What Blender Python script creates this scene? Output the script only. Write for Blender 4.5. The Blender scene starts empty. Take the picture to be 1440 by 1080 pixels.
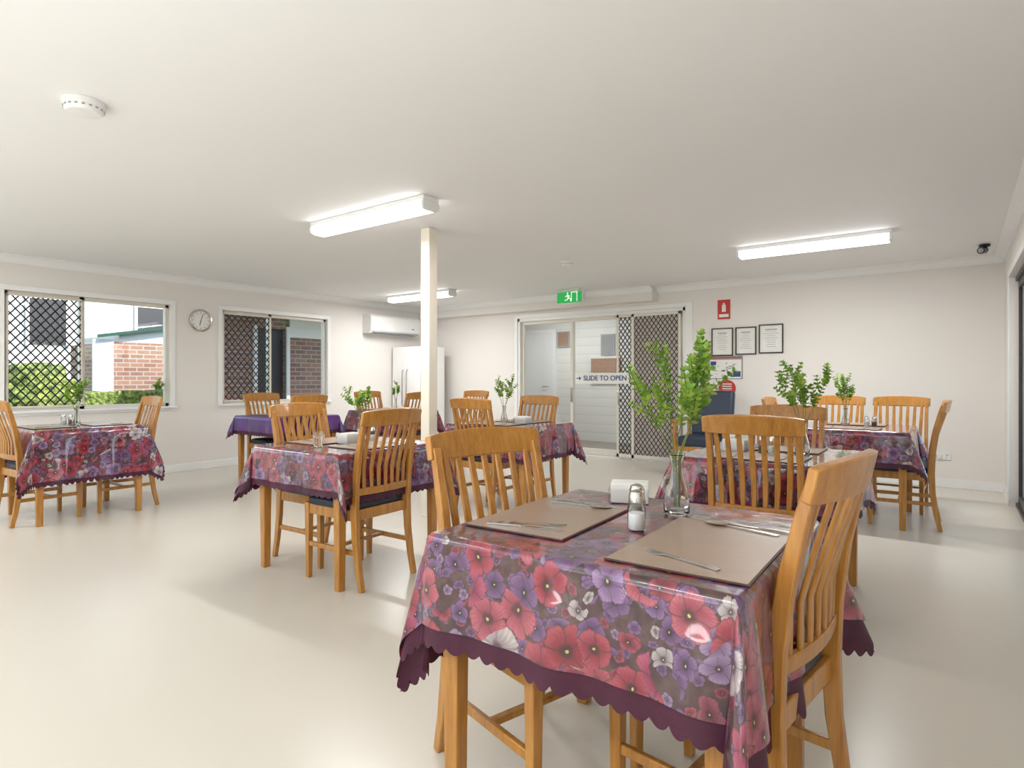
import bpy, math, random
from mathutils import Vector, Matrix, noise
random.seed(7)
S = bpy.context.scene
COL = S.collection
H = 2.42
XL, XR, YB, YF = -7.75, 0.40, 7.89, -3.0

# ------------------------------------------------------------ node helpers
def new_mat(name):
    m = bpy.data.materials.new(name); m.use_nodes = True
    nt = m.node_tree; nt.nodes.clear()
    out = nt.nodes.new('ShaderNodeOutputMaterial')
    return m, nt, out
def setin(nt, sock, v):
    if hasattr(v, 'is_output'): nt.links.new(v, sock)
    else: sock.default_value = v
def math_n(nt, op, a, b=0.0, c=None, clamp=False):
    n = nt.nodes.new('ShaderNodeMath'); n.operation = op; n.use_clamp = clamp
    setin(nt, n.inputs[0], a); setin(nt, n.inputs[1], b)
    if c is not None: setin(nt, n.inputs[2], c)
    return n.outputs[0]
def mix_n(nt, f, a, b, mode='MIX'):
    n = nt.nodes.new('ShaderNodeMix'); n.data_type = 'RGBA'; n.blend_type = mode
    setin(nt, n.inputs[0], f); setin(nt, n.inputs[6], a); setin(nt, n.inputs[7], b)
    return n.outputs[2]
def ramp_n(nt, f, stops, interp='LINEAR'):
    n = nt.nodes.new('ShaderNodeValToRGB'); cr = n.color_ramp; cr.interpolation = interp
    while len(cr.elements) < len(stops): cr.elements.new(0.5)
    for e, (p, c) in zip(cr.elements, stops):
        e.position = p; e.color = (*c, 1)
    setin(nt, n.inputs[0], f)
    return n.outputs[0]
def noise_n(nt, vec, scale, detail=3, rough=0.5):
    n = nt.nodes.new('ShaderNodeTexNoise'); n.inputs['Scale'].default_value = scale
    n.inputs['Detail'].default_value = detail; n.inputs['Roughness'].default_value = rough
    if vec is not None: nt.links.new(vec, n.inputs['Vector'])
    return n
def coord(nt, which='Object', scale=(1, 1, 1)):
    t = nt.nodes.new('ShaderNodeTexCoord'); mp = nt.nodes.new('ShaderNodeMapping')
    nt.links.new(t.outputs[which], mp.inputs[0]); mp.inputs['Scale'].default_value = scale
    return mp.outputs[0]
def bump_n(nt, h, strength=0.2, dist=0.01):
    b = nt.nodes.new('ShaderNodeBump'); b.inputs['Strength'].default_value = strength
    b.inputs['Distance'].default_value = dist; nt.links.new(h, b.inputs['Height'])
    return b.outputs[0]
def principled(nt, out, col, rough=0.5, metal=0.0, coat=0.0, coat_rough=0.1, normal=None, spec=0.5, trans=0.0, ior=1.5):
    p = nt.nodes.new('ShaderNodeBsdfPrincipled')
    if isinstance(col, tuple) and len(col) == 3: col = (*col, 1)
    setin(nt, p.inputs['Base Color'], col); setin(nt, p.inputs['Roughness'], rough)
    p.inputs['Metallic'].default_value = metal; p.inputs['Coat Weight'].default_value = coat
    p.inputs['Coat Roughness'].default_value = coat_rough
    p.inputs['Specular IOR Level'].default_value = spec
    p.inputs['Transmission Weight'].default_value = trans; p.inputs['IOR'].default_value = ior
    if normal is not None: nt.links.new(normal, p.inputs['Normal'])
    nt.links.new(p.outputs[0], out.inputs[0])
    return p
def simple(name, c, rough=0.5, metal=0.0, var=0.06, scale=6.0, bump=0.0, stretch=(1, 1, 1), coat=0.0, spec=0.5, bscale=None):
    m, nt, out = new_mat(name)
    v = coord(nt, 'Object', stretch)
    n = noise_n(nt, v, scale)
    a = tuple(max(0, x * (1 - var)) for x in c); b = tuple(min(1, x * (1 + var)) for x in c)
    col = ramp_n(nt, n.outputs[0], [(0.3, a), (0.7, b)])
    nrm = None
    if bump > 0:
        n2 = noise_n(nt, v, bscale or scale * 8, 4)
        nrm = bump_n(nt, n2.outputs[0], bump, 0.004)
    principled(nt, out, col, rough, metal, coat, 0.08, nrm, spec)
    return m
def emis(name, c, s):
    m, nt, out = new_mat(name)
    e = nt.nodes.new('ShaderNodeEmission'); e.inputs[0].default_value = (*c, 1); e.inputs[1].default_value = s
    nt.links.new(e.outputs[0], out.inputs[0]); return m
def pane(name, tint=(0.95, 0.97, 0.97), refl=0.5):
    m, nt, out = new_mat(name)
    t = nt.nodes.new('ShaderNodeBsdfTransparent'); t.inputs[0].default_value = (*tint, 1)
    g = nt.nodes.new('ShaderNodeBsdfGlossy'); g.inputs['Roughness'].default_value = 0.02
    f = nt.nodes.new('ShaderNodeFresnel'); f.inputs[0].default_value = 1.45
    mx = nt.nodes.new('ShaderNodeMixShader')
    nt.links.new(math_n(nt, 'MULTIPLY', f.outputs[0], refl), mx.inputs[0])
    nt.links.new(t.outputs[0], mx.inputs[1]); nt.links.new(g.outputs[0], mx.inputs[2])
    nt.links.new(mx.outputs[0], out.inputs[0]); return m

# ------------------------------------------------------------ materials
M = {}
M['wall'] = simple('wall_paint', (0.82, 0.785, 0.75), 0.6, var=0.008, scale=1.0)
M['ceil'] = simple('ceiling_paint', (0.855, 0.855, 0.85), 0.7, var=0.006, scale=1)
M['trim'] = simple('trim_paint', (0.87, 0.875, 0.87), 0.35, var=0.01)
M['cream'] = simple('cream_aluminium', (0.74, 0.70, 0.62), 0.35, var=0.02)
M['colm'] = simple('column_paint', (0.80, 0.73, 0.62), 0.4, var=0.02)
M['white'] = simple('white_plastic', (0.84, 0.84, 0.83), 0.3, var=0.01)
M['grey'] = simple('grey_plastic', (0.35, 0.36, 0.37), 0.4)
M['dark'] = simple('dark_bronze', (0.035, 0.03, 0.03), 0.4)
M['black'] = simple('black_plastic', (0.012, 0.012, 0.013), 0.3)
M['mesh'] = simple('security_mesh_paint', (0.015, 0.012, 0.012), 0.6)
M['chrome'] = simple('polished_steel', (0.62, 0.61, 0.59), 0.18, metal=1.0, var=0.03)
M['glass'] = pane('window_glass')
M['maroon'] = simple('maroon_cloth', (0.060, 0.004, 0.024), 0.55, var=0.15, scale=30, bump=0.2)
M['violet'] = simple('violet_satin', (0.085, 0.018, 0.17), 0.3, var=0.25, scale=5, coat=0.4)
M['navy'] = simple('navy_vinyl', (0.014, 0.02, 0.038), 0.45, var=0.15, bump=0.1)
M['navy2'] = simple('blue_grey_vinyl', (0.022, 0.035, 0.065), 0.45, var=0.15, bump=0.1)
M['mat'] = simple('placemat_taupe', (0.37, 0.265, 0.20), 0.32, var=0.04, scale=40, bump=0.12, bscale=500)
M['matedge'] = simple('placemat_edge', (0.07, 0.035, 0.03), 0.5)
M['paper'] = simple('paper', (0.82, 0.81, 0.78), 0.7, var=0.03)
M['ink'] = simple('printed_grey', (0.30, 0.30, 0.31), 0.7)
M['red'] = simple('red_sign', (0.55, 0.03, 0.02), 0.4)
M['blue'] = simple('blue_letters', (0.01, 0.06, 0.22), 0.4)
M['greenroof'] = simple('green_gutter', (0.02, 0.07, 0.045), 0.4)
M['brown'] = simple('brown_noticeboard', (0.35, 0.21, 0.14), 0.7, scale=40, var=0.15)
M['grass'] = simple('grass', (0.10, 0.19, 0.04), 0.9, var=0.4, scale=3)
M['concrete'] = simple('concrete', (0.42, 0.40, 0.37), 0.8, var=0.1, scale=3, bump=0.2)
M['hall_floor'] = simple('hall_floor_vinyl', (0.27, 0.23, 0.20), 0.4, var=0.08)
M['salt'] = simple('salt', (0.85, 0.85, 0.83), 0.9)
M['pepper'] = simple('pepper_grain', (0.22, 0.18, 0.14), 0.9, var=0.6, scale=300)
M['stem'] = simple('plant_stem', (0.16, 0.20, 0.05), 0.6)
M['lamp'] = emis('fluorescent_diffuser', (0.98, 0.99, 1.0), 3.0)
M['yellow'] = simple('yellow_label', (0.75, 0.55, 0.05), 0.5)
M['floor'] = simple('cream_vinyl', (0.655, 0.615, 0.535), 0.27, var=0.012, scale=0.5, spec=0.65)

def m_wood():
    m, nt, out = new_mat('honey_timber')
    v = coord(nt, 'Object', (14, 14, 1.6))
    n = noise_n(nt, v, 3.2, 5, 0.6)
    w = noise_n(nt, coord(nt, 'Object', (60, 60, 3)), 4, 3)
    f = math_n(nt, 'ADD', math_n(nt, 'MULTIPLY', n.outputs[0], 0.75), math_n(nt, 'MULTIPLY', w.outputs[0], 0.25))
    col = ramp_n(nt, f, [(0.3, (0.32, 0.125, 0.018)), (0.5, (0.46, 0.20, 0.035)), (0.72, (0.57, 0.285, 0.062))])
    principled(nt, out, col, 0.32, coat=0.25, normal=bump_n(nt, w.outputs[0], 0.06, 0.002))
    return m
M['wood'] = m_wood()

def flower_layer(nt, uv, scale, radius, off, pal, rnd=0.75):
    mp = nt.nodes.new('ShaderNodeMapping'); nt.links.new(uv, mp.inputs[0])
    mp.inputs['Location'].default_value = (off, off * 1.7, 0)
    c = mp.outputs[0]
    vo = nt.nodes.new('ShaderNodeTexVoronoi'); vo.voronoi_dimensions = '2D'
    vo.inputs['Scale'].default_value = scale; vo.inputs['Randomness'].default_value = rnd
    nt.links.new(c, vo.inputs['Vector'])
    sub = nt.nodes.new('ShaderNodeVectorMath'); sub.operation = 'SUBTRACT'
    nt.links.new(c, sub.inputs[0]); nt.links.new(vo.outputs['Position'], sub.inputs[1])
    sx = nt.nodes.new('ShaderNodeSeparateXYZ'); nt.links.new(sub.outputs[0], sx.inputs[0])
    sc = nt.nodes.new('ShaderNodeSeparateColor'); nt.links.new(vo.outputs['Color'], sc.inputs[0])
    x, y = sx.outputs[0], sx.outputs[1]
    th = math_n(nt, 'ARCTAN2', y, x)
    ln = math_n(nt, 'SQRT', math_n(nt, 'ADD', math_n(nt, 'MULTIPLY', x, x), math_n(nt, 'MULTIPLY', y, y)))
    ph = math_n(nt, 'MULTIPLY', sc.outputs[1], 6.28)
    pet = math_n(nt, 'ABSOLUTE', math_n(nt, 'COSINE', math_n(nt, 'ADD', math_n(nt, 'MULTIPLY', th, 2.5), ph)))
    nz = noise_n(nt, c, 40, 3)
    size = math_n(nt, 'ADD', 0.74, math_n(nt, 'MULTIPLY', sc.outputs[2], 0.38))
    lobe = math_n(nt, 'ADD', 0.76, math_n(nt, 'MULTIPLY', math_n(nt, 'POWER', pet, 0.4), 0.26))
    R = math_n(nt, 'MULTIPLY', math_n(nt, 'MULTIPLY', lobe, radius), size)
    R = math_n(nt, 'MULTIPLY', R, math_n(nt, 'ADD', 0.70, math_n(nt, 'MULTIPLY', nz.outputs[0], 0.58)))
    q = math_n(nt, 'DIVIDE', ln, R)
    mask = math_n(nt, 'LESS_THAN', q, 1.0)
    base = ramp_n(nt, sc.outputs[0], pal, 'CONSTANT')
    vein = math_n(nt, 'ABSOLUTE', math_n(nt, 'SINE', math_n(nt, 'ADD', math_n(nt, 'MULTIPLY', th, 15.0), math_n(nt, 'MULTIPLY', nz.outputs[0], 6))))
    shade = ramp_n(nt, q, [(0.0, (0.12, 0.06, 0.10)), (0.20, (0.22, 0.15, 0.2)), (0.36, (0.72, 0.65, 0.70)), (0.7, (1.0, 1.0, 1.0)), (0.92, (1.1, 1.1, 1.1)), (1.0, (0.5, 0.42, 0.5))])
    col = mix_n(nt, 1.0, base, shade, 'MULTIPLY')
    rim = ramp_n(nt, q, [(0.55, (0, 0, 0)), (0.9, (.09, .09, .09)), (1.0, (0, 0, 0))])
    col = mix_n(nt, rim, col, (0.6, 0.42, 0.45, 1))
    sep = ramp_n(nt, pet, [(0.0, (0.25, 0.18, 0.22)), (0.22, (0.82, 0.82, 0.82)), (1.0, (1, 1, 1))])
    col = mix_n(nt, 0.85, col, sep, 'MULTIPLY')
    col = mix_n(nt, math_n(nt, 'MULTIPLY', math_n(nt, 'SUBTRACT', 1.0, vein), 0.28), col, (0.07, 0.008, 0.03, 1))
    col = mix_n(nt, math_n(nt, 'LESS_THAN', q, 0.07), col, (0.5, 0.42, 0.12, 1))
    return mask, col

def m_floral():
    m, nt, out = new_mat('pansy_print_vinyl')
    t = nt.nodes.new('ShaderNodeTexCoord')
    base_uv = t.outputs['UV']
    wn = noise_n(nt, base_uv, 16, 2)
    vs = nt.nodes.new('ShaderNodeVectorMath'); vs.operation = 'SCALE'; vs.inputs['Scale'].default_value = 0.034
    nt.links.new(wn.outputs['Color'], vs.inputs[0])
    va = nt.nodes.new('ShaderNodeVectorMath'); va.operation = 'ADD'
    nt.links.new(base_uv, va.inputs[0]); nt.links.new(vs.outputs[0], va.inputs[1])
    uv = va.outputs[0]
    pal1 = [(0.0, (0.33, 0.022, 0.045)), (0.26, (0.40, 0.065, 0.095)), (0.46, (0.14, 0.06, 0.175)), (0.56, (0.25, 0.14, 0.30)), (0.64, (0.30, 0.012, 0.028)), (0.79, (0.46, 0.40, 0.38)), (0.85, (0.34, 0.035, 0.09))]
    pal2 = [(0.0, (0.12, 0.05, 0.155)), (0.3, (0.19, 0.02, 0.045)), (0.5, (0.23, 0.15, 0.27)), (0.62, (0.15, 0.07, 0.20)), (0.78, (0.26, 0.02, 0.045)), (0.93, (0.38, 0.34, 0.32))]
    k3, c3 = flower_layer(nt, uv, 26, 0.014, 3.1, pal2)
    k2, c2 = flower_layer(nt, uv, 15.5, 0.032, 7.3, pal2)
    k1, c1 = flower_layer(nt, uv, 9.8, 0.057, 0.37, pal1, 0.85)
    bn = noise_n(nt, uv, 20, 3)
    bg = ramp_n(nt, bn.outputs[0], [(0.3, (0.028, 0.008, 0.010)), (0.48, (0.060, 0.020, 0.021)), (0.6, (0.09, 0.045, 0.04)), (0.68, (0.042, 0.019, 0.019)), (0.78, (0.12, 0.10, 0.08))])
    c = mix_n(nt, k3, bg, c3)
    dn2 = noise_n(nt, uv, 6.0, 1, .5)
    c = mix_n(nt, math_n(nt, 'MULTIPLY', k2, math_n(nt, 'LESS_THAN', dn2.outputs[0], 0.56)), c, c2)
    dn = noise_n(nt, uv, 4.0, 1)
    keep = math_n(nt, 'GREATER_THAN', dn.outputs[0], 0.42)
    c = mix_n(nt, math_n(nt, 'MULTIPLY', k1, keep), c, c1)
    wr = noise_n(nt, base_uv, 7, 3)
    principled(nt, out, c, 0.28, coat=1.0, coat_rough=0.05, normal=bump_n(nt, wr.outputs[0], 0.5, 0.035))
    return m
M['floral'] = m_floral()

def m_leaf():
    m, nt, out = new_mat('eucalypt_leaf')
    n = noise_n(nt, coord(nt), 18, 2)
    col = ramp_n(nt, n.outputs[0], [(0.3, (0.08, 0.21, 0.03)), (0.5, (0.23, 0.42, 0.05)), (0.7, (0.50, 0.64, 0.13))])
    p = principled(nt, out, col, 0.45)
    tr = nt.nodes.new('ShaderNodeBsdfTranslucent'); nt.links.new(col, tr.inputs[0])
    mx = nt.nodes.new('ShaderNodeMixShader'); mx.inputs[0].default_value = 0.3
    nt.links.new(p.outputs[0], mx.inputs[1]); nt.links.new(tr.outputs[0], mx.inputs[2])
    nt.links.new(mx.outputs[0], out.inputs[0]); return m
M['leaf'] = m_leaf()
def m_hedge():
    m, nt, out = new_mat('hedge_leaf')
    n = noise_n(nt, coord(nt), 16, 4)
    col = ramp_n(nt, n.outputs[0], [(0.35, (0.035, 0.06, 0.012)), (0.55, (0.17, 0.22, 0.03)), (0.7, (0.36, 0.40, 0.09))])
    principled(nt, out, col, 0.7, normal=bump_n(nt, n.outputs[0], 1.0, 0.05)); return m
M['hedge'] = m_hedge()
def m_brick():
    m, nt, out = new_mat('brickwork')
    t = nt.nodes.new('ShaderNodeTexCoord'); sx = nt.nodes.new('ShaderNodeSeparateXYZ'); nt.links.new(t.outputs['Object'], sx.inputs[0])
    cx = nt.nodes.new('ShaderNodeCombineXYZ')
    nt.links.new(math_n(nt, 'ADD', sx.outputs[0], sx.outputs[1]), cx.inputs[0]); nt.links.new(sx.outputs[2], cx.inputs[1])
    b = nt.nodes.new('ShaderNodeTexBrick'); nt.links.new(cx.outputs[0], b.inputs[0])
    b.inputs['Scale'].default_value = 1.0; b.inputs['Brick Width'].default_value = 0.24; b.inputs['Row Height'].default_value = 0.086
    b.inputs['Mortar Size'].default_value = 0.01
    b.inputs['Color1'].default_value = (0.34, 0.17, 0.11, 1); b.inputs['Color2'].default_value = (0.22, 0.11, 0.075, 1)
    b.inputs['Mortar'].default_value = (0.36, 0.31, 0.27, 1)
    principled(nt, out, b.outputs[0], 0.85); return m
M['brick'] = m_brick()
def m_boards(name, k):
    m, nt, out = new_mat(name)
    t = nt.nodes.new('ShaderNodeTexCoord'); sx = nt.nodes.new('ShaderNodeSeparateXYZ'); nt.links.new(t.outputs['Object'], sx.inputs[0])
    f = math_n(nt, 'FRACT', math_n(nt, 'MULTIPLY', sx.outputs[2], 1 / 0.16))
    col = ramp_n(nt, f, [(0.0, (0.55 * k, 0.54 * k, 0.52 * k)), (0.07, (0.80 * k, 0.79 * k, 0.76 * k)), (1.0, (0.84 * k, 0.83 * k, 0.80 * k))])
    principled(nt, out, col, 0.5, normal=bump_n(nt, f, 0.4, 0.02)); return m
M['boards'] = m_boards('white_weatherboard', .92); M['boards_out'] = m_boards('exterior_weatherboard', .72)
def m_vase():
    m, nt, out = new_mat('clear_glass')
    principled(nt, out, (0.96, 0.98, 0.98), 0.03, trans=1.0, ior=1.45); return m
M['vase'] = m_vase()
M['acrylic'] = pane('clear_acrylic', (0.97, 0.98, 0.98), 0.8)

# ------------------------------------------------------------ mesh builder
class MB:
    def __init__(s): s.v = []; s.f = []; s.m = []
    def box(s, c, d, mat=0, rot=None):
        b = len(s.v); c = Vector(c)
        for z in (-.5, .5):
            for y in (-.5, .5):
                for x in (-.5, .5):
                    p = Vector((x * d[0], y * d[1], z * d[2]))
                    if rot is not None: p = rot @ p
                    s.v.append(p + c)
        for q in ((0, 2, 3, 1), (4, 5, 7, 6), (0, 1, 5, 4), (2, 6, 7, 3), (0, 4, 6, 2), (1, 3, 7, 5)):
            s.f.append([b + i for i in q]); s.m.append(mat)
        return s
    def bb(s, x0, x1, y0, y1, z0, z1, mat=0):
        return s.box(((x0 + x1) / 2, (y0 + y1) / 2, (z0 + z1) / 2), (abs(x1 - x0), abs(y1 - y0), abs(z1 - z0)), mat)
    def rings(s, rs, mat=0, cap=True):
        n = len(rs[0]); b = len(s.v)
        for r in rs: s.v.extend(Vector(p) for p in r)
        for i in range(len(rs) - 1):
            for j in range(n):
                a = b + i * n + j; a2 = b + i * n + (j + 1) % n
                s.f.append([a, a2, a2 + n, a + n]); s.m.append(mat)
        if cap:
            s.f.append([b + j for j in reversed(range(n))]); s.m.append(mat)
            s.f.append([b + (len(rs) - 1) * n + j for j in range(n)]); s.m.append(mat)
        return s
    def sweep(s, path, U, w, t, mat=0):
        path = [Vector(p) for p in path]; rs = []
        for i, p in enumerate(path):
            T = (path[min(i + 1, len(path) - 1)] - path[max(i - 1, 0)]).normalized()
            u = (U[i] if isinstance(U, list) else Vector(U)).normalized()
            N = T.cross(u).normalized()
            ww = w[i] if isinstance(w, (list, tuple)) else w
            tt = t[i] if isinstance(t, (list, tuple)) else t
            rs.append([p - u * ww / 2 - N * tt / 2, p + u * ww / 2 - N * tt / 2, p + u * ww / 2 + N * tt / 2, p - u * ww / 2 + N * tt / 2])
        return s.rings(rs, mat)
    def lathe(s, prof, c=(0, 0, 0), seg=24, mat=0):
        rs = [[Vector((c[0] + r * math.cos(2 * math.pi * j / seg), c[1] + r * math.sin(2 * math.pi * j / seg), c[2] + z)) for j in range(seg)] for r, z in prof]
        return s.rings(rs, mat)
    def tube(s, path, r, seg=6, mat=0):
        path = [Vector(p) for p in path]; rs = []
        for i, p in enumerate(path):
            T = (path[min(i + 1, len(path) - 1)] - path[max(i - 1, 0)]).normalized()
            A = T.cross(Vector((0.3, 0.9, 0.1))).normalized(); B = T.cross(A)
            rr = r[i] if isinstance(r, (list, tuple)) else r
            rs.append([p + (A * math.cos(2 * math.pi * j / seg) + B * math.sin(2 * math.pi * j / seg)) * rr for j in range(seg)])
        return s.rings(rs, mat)
    def poly(s, pts, mat=0):
        b = len(s.v); s.v.extend(Vector(p) for p in pts); s.f.append(list(range(b, b + len(pts)))); s.m.append(mat); return s
    def mesh(s, name, mats, smooth=35):
        me = bpy.data.meshes.new(name); me.from_pydata([tuple(v) for v in s.v], [], s.f)
        for m in mats: me.materials.append(M[m] if isinstance(m, str) else m)
        me.polygons.foreach_set('material_index', s.m)
        if smooth:
            me.shade_smooth(); me.set_sharp_from_angle(angle=math.radians(smooth))
        me.update(); return me
    def obj(s, name, mats, parent=None, loc=(0, 0, 0), rot=(0, 0, 0), bevel=0, smooth=35, seg=2):
        return place(s.mesh(name, mats, smooth), name, parent, loc, rot, bevel, seg)
def place(me, name, parent=None, loc=(0, 0, 0), rot=(0, 0, 0), bevel=0, seg=2):
    o = bpy.data.objects.new(name, me); COL.objects.link(o)
    o.location = loc; o.rotation_euler = rot
    if parent: o.parent = parent
    if bevel:
        b = o.modifiers.new('bevel', 'BEVEL'); b.width = bevel; b.segments = seg; b.limit_method = 'ANGLE'; b.angle_limit = math.radians(40)
    return o
def empty(name, loc=(0, 0, 0), rz=0.0):
    e = bpy.data.objects.new(name, None); COL.objects.link(e); e.location = loc; e.rotation_euler = (0, 0, rz); e.empty_display_size = 0.1
    return e
def text(body, size, loc, rot, mat, parent, name='lettering', ext=0.001):
    cu = bpy.data.curves.new(name, 'FONT'); cu.body = body; cu.size = size; cu.extrude = ext; cu.offset = size * .012
    cu.align_x = 'CENTER'; cu.align_y = 'CENTER'; cu.materials.append(M[mat])
    o = bpy.data.objects.new(name, cu); COL.objects.link(o); o.location = loc; o.rotation_euler = rot; o.parent = parent
    return o

# ------------------------------------------------------------ room shell
MB().bb(XL - .12, XR + .12, YF - .12, YB + .12, -.1, 0).obj('floor', ['floor'], smooth=0)
MB().bb(XL - .12, XR + .12, YF - .12, YB + .12, H, H + .12).obj('ceiling', ['ceil'], smooth=0)

def wall(name, axis, pos, out, a0, a1, holes, th=0.12, top=H):
    mb = MB(); cuts = sorted(holes); cur = a0
    def add(u0, u1, z0, z1):
        if u1 - u0 < 1e-4 or z1 - z0 < 1e-4: return
        p0, p1 = (pos, pos + out * th)
        if axis == 'x': mb.bb(min(p0, p1), max(p0, p1), u0, u1, z0, z1)
        else: mb.bb(u0, u1, min(p0, p1), max(p0, p1), z0, z1)
    for (h0, h1, z0, z1) in cuts:
        add(cur, h0, 0, top); add(h0, h1, 0, z0); add(h0, h1, z1, top); cur = h1
    add(cur, a1, 0, top)
    return mb.obj(name, ['wall'], smooth=0)
W1 = (1.85, 3.45, 0.82, 2.06); W2 = (4.10, 5.74, 0.82, 2.06); W3 = (-1.9, 0.2, 0.82, 2.06)
D1 = (-5.70, -2.92, 0.0, 2.12); D2 = (4.2, 7.12, 0.0, 2.08)
wall('wall_left', 'x', XL, -1, YF, YB, [W1, W2, W3])
wall('wall_back', 'y', YB, 1, XL - .12, XR + .12, [D1])
wall('wall_right', 'x', XR, 1, YF, YB, [D2, (-2.3, -0.4, 0.0, 2.08)])
wall('wall_front', 'y', YF, -1, XL - .12, XR + .12, [(-6.5, -4.2, .82, 2.06), (-3.2, -0.9, .82, 2.06)])  # unseen openings added behind the camera for sky light and reflections
MB().bb(XL + .001, -3.32, 7.72, YB - .001, 2.22, H - .001).obj('trim_bulkhead', ['wall'])

def cornice(name, p0, p1, n, r=0.085):
    p0 = Vector(p0); p1 = Vector(p1); n = Vector(n)
    prof = [(0, 0), (0, -r), (.012, -r)] + [(.012 + (r - .012) * (1 - math.cos(a)), -r + (r - .012) * math.sin(a)) for a in [math.pi / 10 * i for i in range(1, 6)]] + [(r, 0)]
    rs = [[p + n * a + Vector((0, 0, b)) for a, b in prof] for p in (p0, p1)]
    return MB().rings(rs).obj(name, ['trim'])
cornice('trim_1', (XL, YF, H), (XL, 7.72, H), (1, 0, 0))
cornice('trim_2', (-3.32, YB, H), (XR, YB, H), (0, -1, 0))
cornice('trim_3', (XL, 7.72, H), (-3.32, 7.72, H), (0, -1, 0))
cornice('trim_4', (XR, YF, H), (XR, YB, H), (-1, 0, 0))
def skirting(name, segs):
    mb = MB()
    for s in segs: mb.bb(*s, 0, .095)
    return mb.obj(name, ['trim'], bevel=.004)
skirting('baseboard_left', [(XL, XL + .014, YF, YB)])
skirting('baseboard_back', [(XL, D1[0] - .06, YB - .014, YB), (D1[1] + .12, XR, YB - .014, YB)])
skirting('baseboard_right', [(XR - .014, XR, 7.2, YB), (XR - .014, XR, -.3, 4.1)])

def diamond(mb, y0, y1, z0, z1, px, pz, conv, w=.006, mat=0):
    k = pz / px
    L = (y1 - y0); Z = (z1 - z0)
    for sgn in (1, -1):
        n0 = int(-Z / pz) - 2; n1 = int(L * k / pz + Z / pz) + 3
        for i in range(n0, n1):
            c = i * pz
            if sgn > 0: f = lambda a: k * a - (L * k) + c
            else: f = lambda a: -k * a + c
            a_lo, a_hi = 0.0, L
            def inv(b): return (b - f(0)) / (k * sgn)
            lo, hi = sorted((inv(0), inv(Z)))
            a_lo = max(a_lo, lo); a_hi = min(a_hi, hi)
            if a_hi - a_lo < .01: continue
            p = conv(y0 + a_lo, z0 + f(a_lo), .001 * sgn); q = conv(y0 + a_hi, z0 + f(a_hi), .001 * sgn)
            U = conv(0, 0, 1) - conv(0, 0, 0)
            mb.sweep([p, q], U, .003, w, mat)

def window(name, w, x, mesh_side=True):
    y0, y1, z0, z1 = w; e = empty(name, (0, 0, 0))
    mb = MB(); t = .055
    for (a, b, c, d) in ((y0 - t, y1 + t, z1, z1 + t), (y0 - t, y1 + t, z0 - .05, z0), (y0 - t, y0, z0, z1), (y1, y1 + t, z0, z1)):
        mb.bb(x, x + .016, a, b, c, d)
    mb.bb(x - .09, x + .045, y0 - .07, y1 + .07, z0 - .022, z0 + .001)
    mb.obj('architrave_and_sill', ['trim'], e, bevel=.003)
    mb = MB(); f = .04; xo = x - .07; ym = y0 + (y1 - y0) * .43
    for (a, b, c, d) in ((y0, y1, z1 - f, z1), (y0, y1, z0, z0 + f), (y0, y0 + f, z0, z1), (y1 - f, y1, z0, z1), (ym - .025, ym + .025, z0, z1)):
        mb.bb(xo - .03, xo + .03, a, b, c, d)
    mb.obj('aluminium_frame', ['cream'], e, bevel=.003)
    MB().bb(xo - .003, xo + .003, y0 + f, y1 - f, z0 + f, z1 - f).obj('pane', ['glass'], e, smooth=0)
    if mesh_side:
        mb = MB(); xm = xo + .04
        for (a, b, c, d) in ((y0 + .02, ym, z1 - f - .01, z1 - f + .01), (y0 + .02, ym, z0 + f - .01, z0 + f + .01), (y0 + .02, y0 + .04, z0 + f, z1 - f), (ym - .015, ym, z0 + f, z1 - f)):
            mb.bb(xm - .008, xm + .008, a, b, c, d)
        mb.obj('security_mesh_frame', ['cream'], e, smooth=0)
        mb = MB()
        diamond(mb, y0 + .03, ym - .01, z0 + f, z1 - f, .085, .10, lambda a, b, o: Vector((xm + o, a, b)), .013)
        mb.obj('security_mesh', ['mesh'], e, smooth=0)
    return e
window('window_1', W1, XL); window('window_2', W2, XL); window('window_3', W3, XL)

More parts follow.
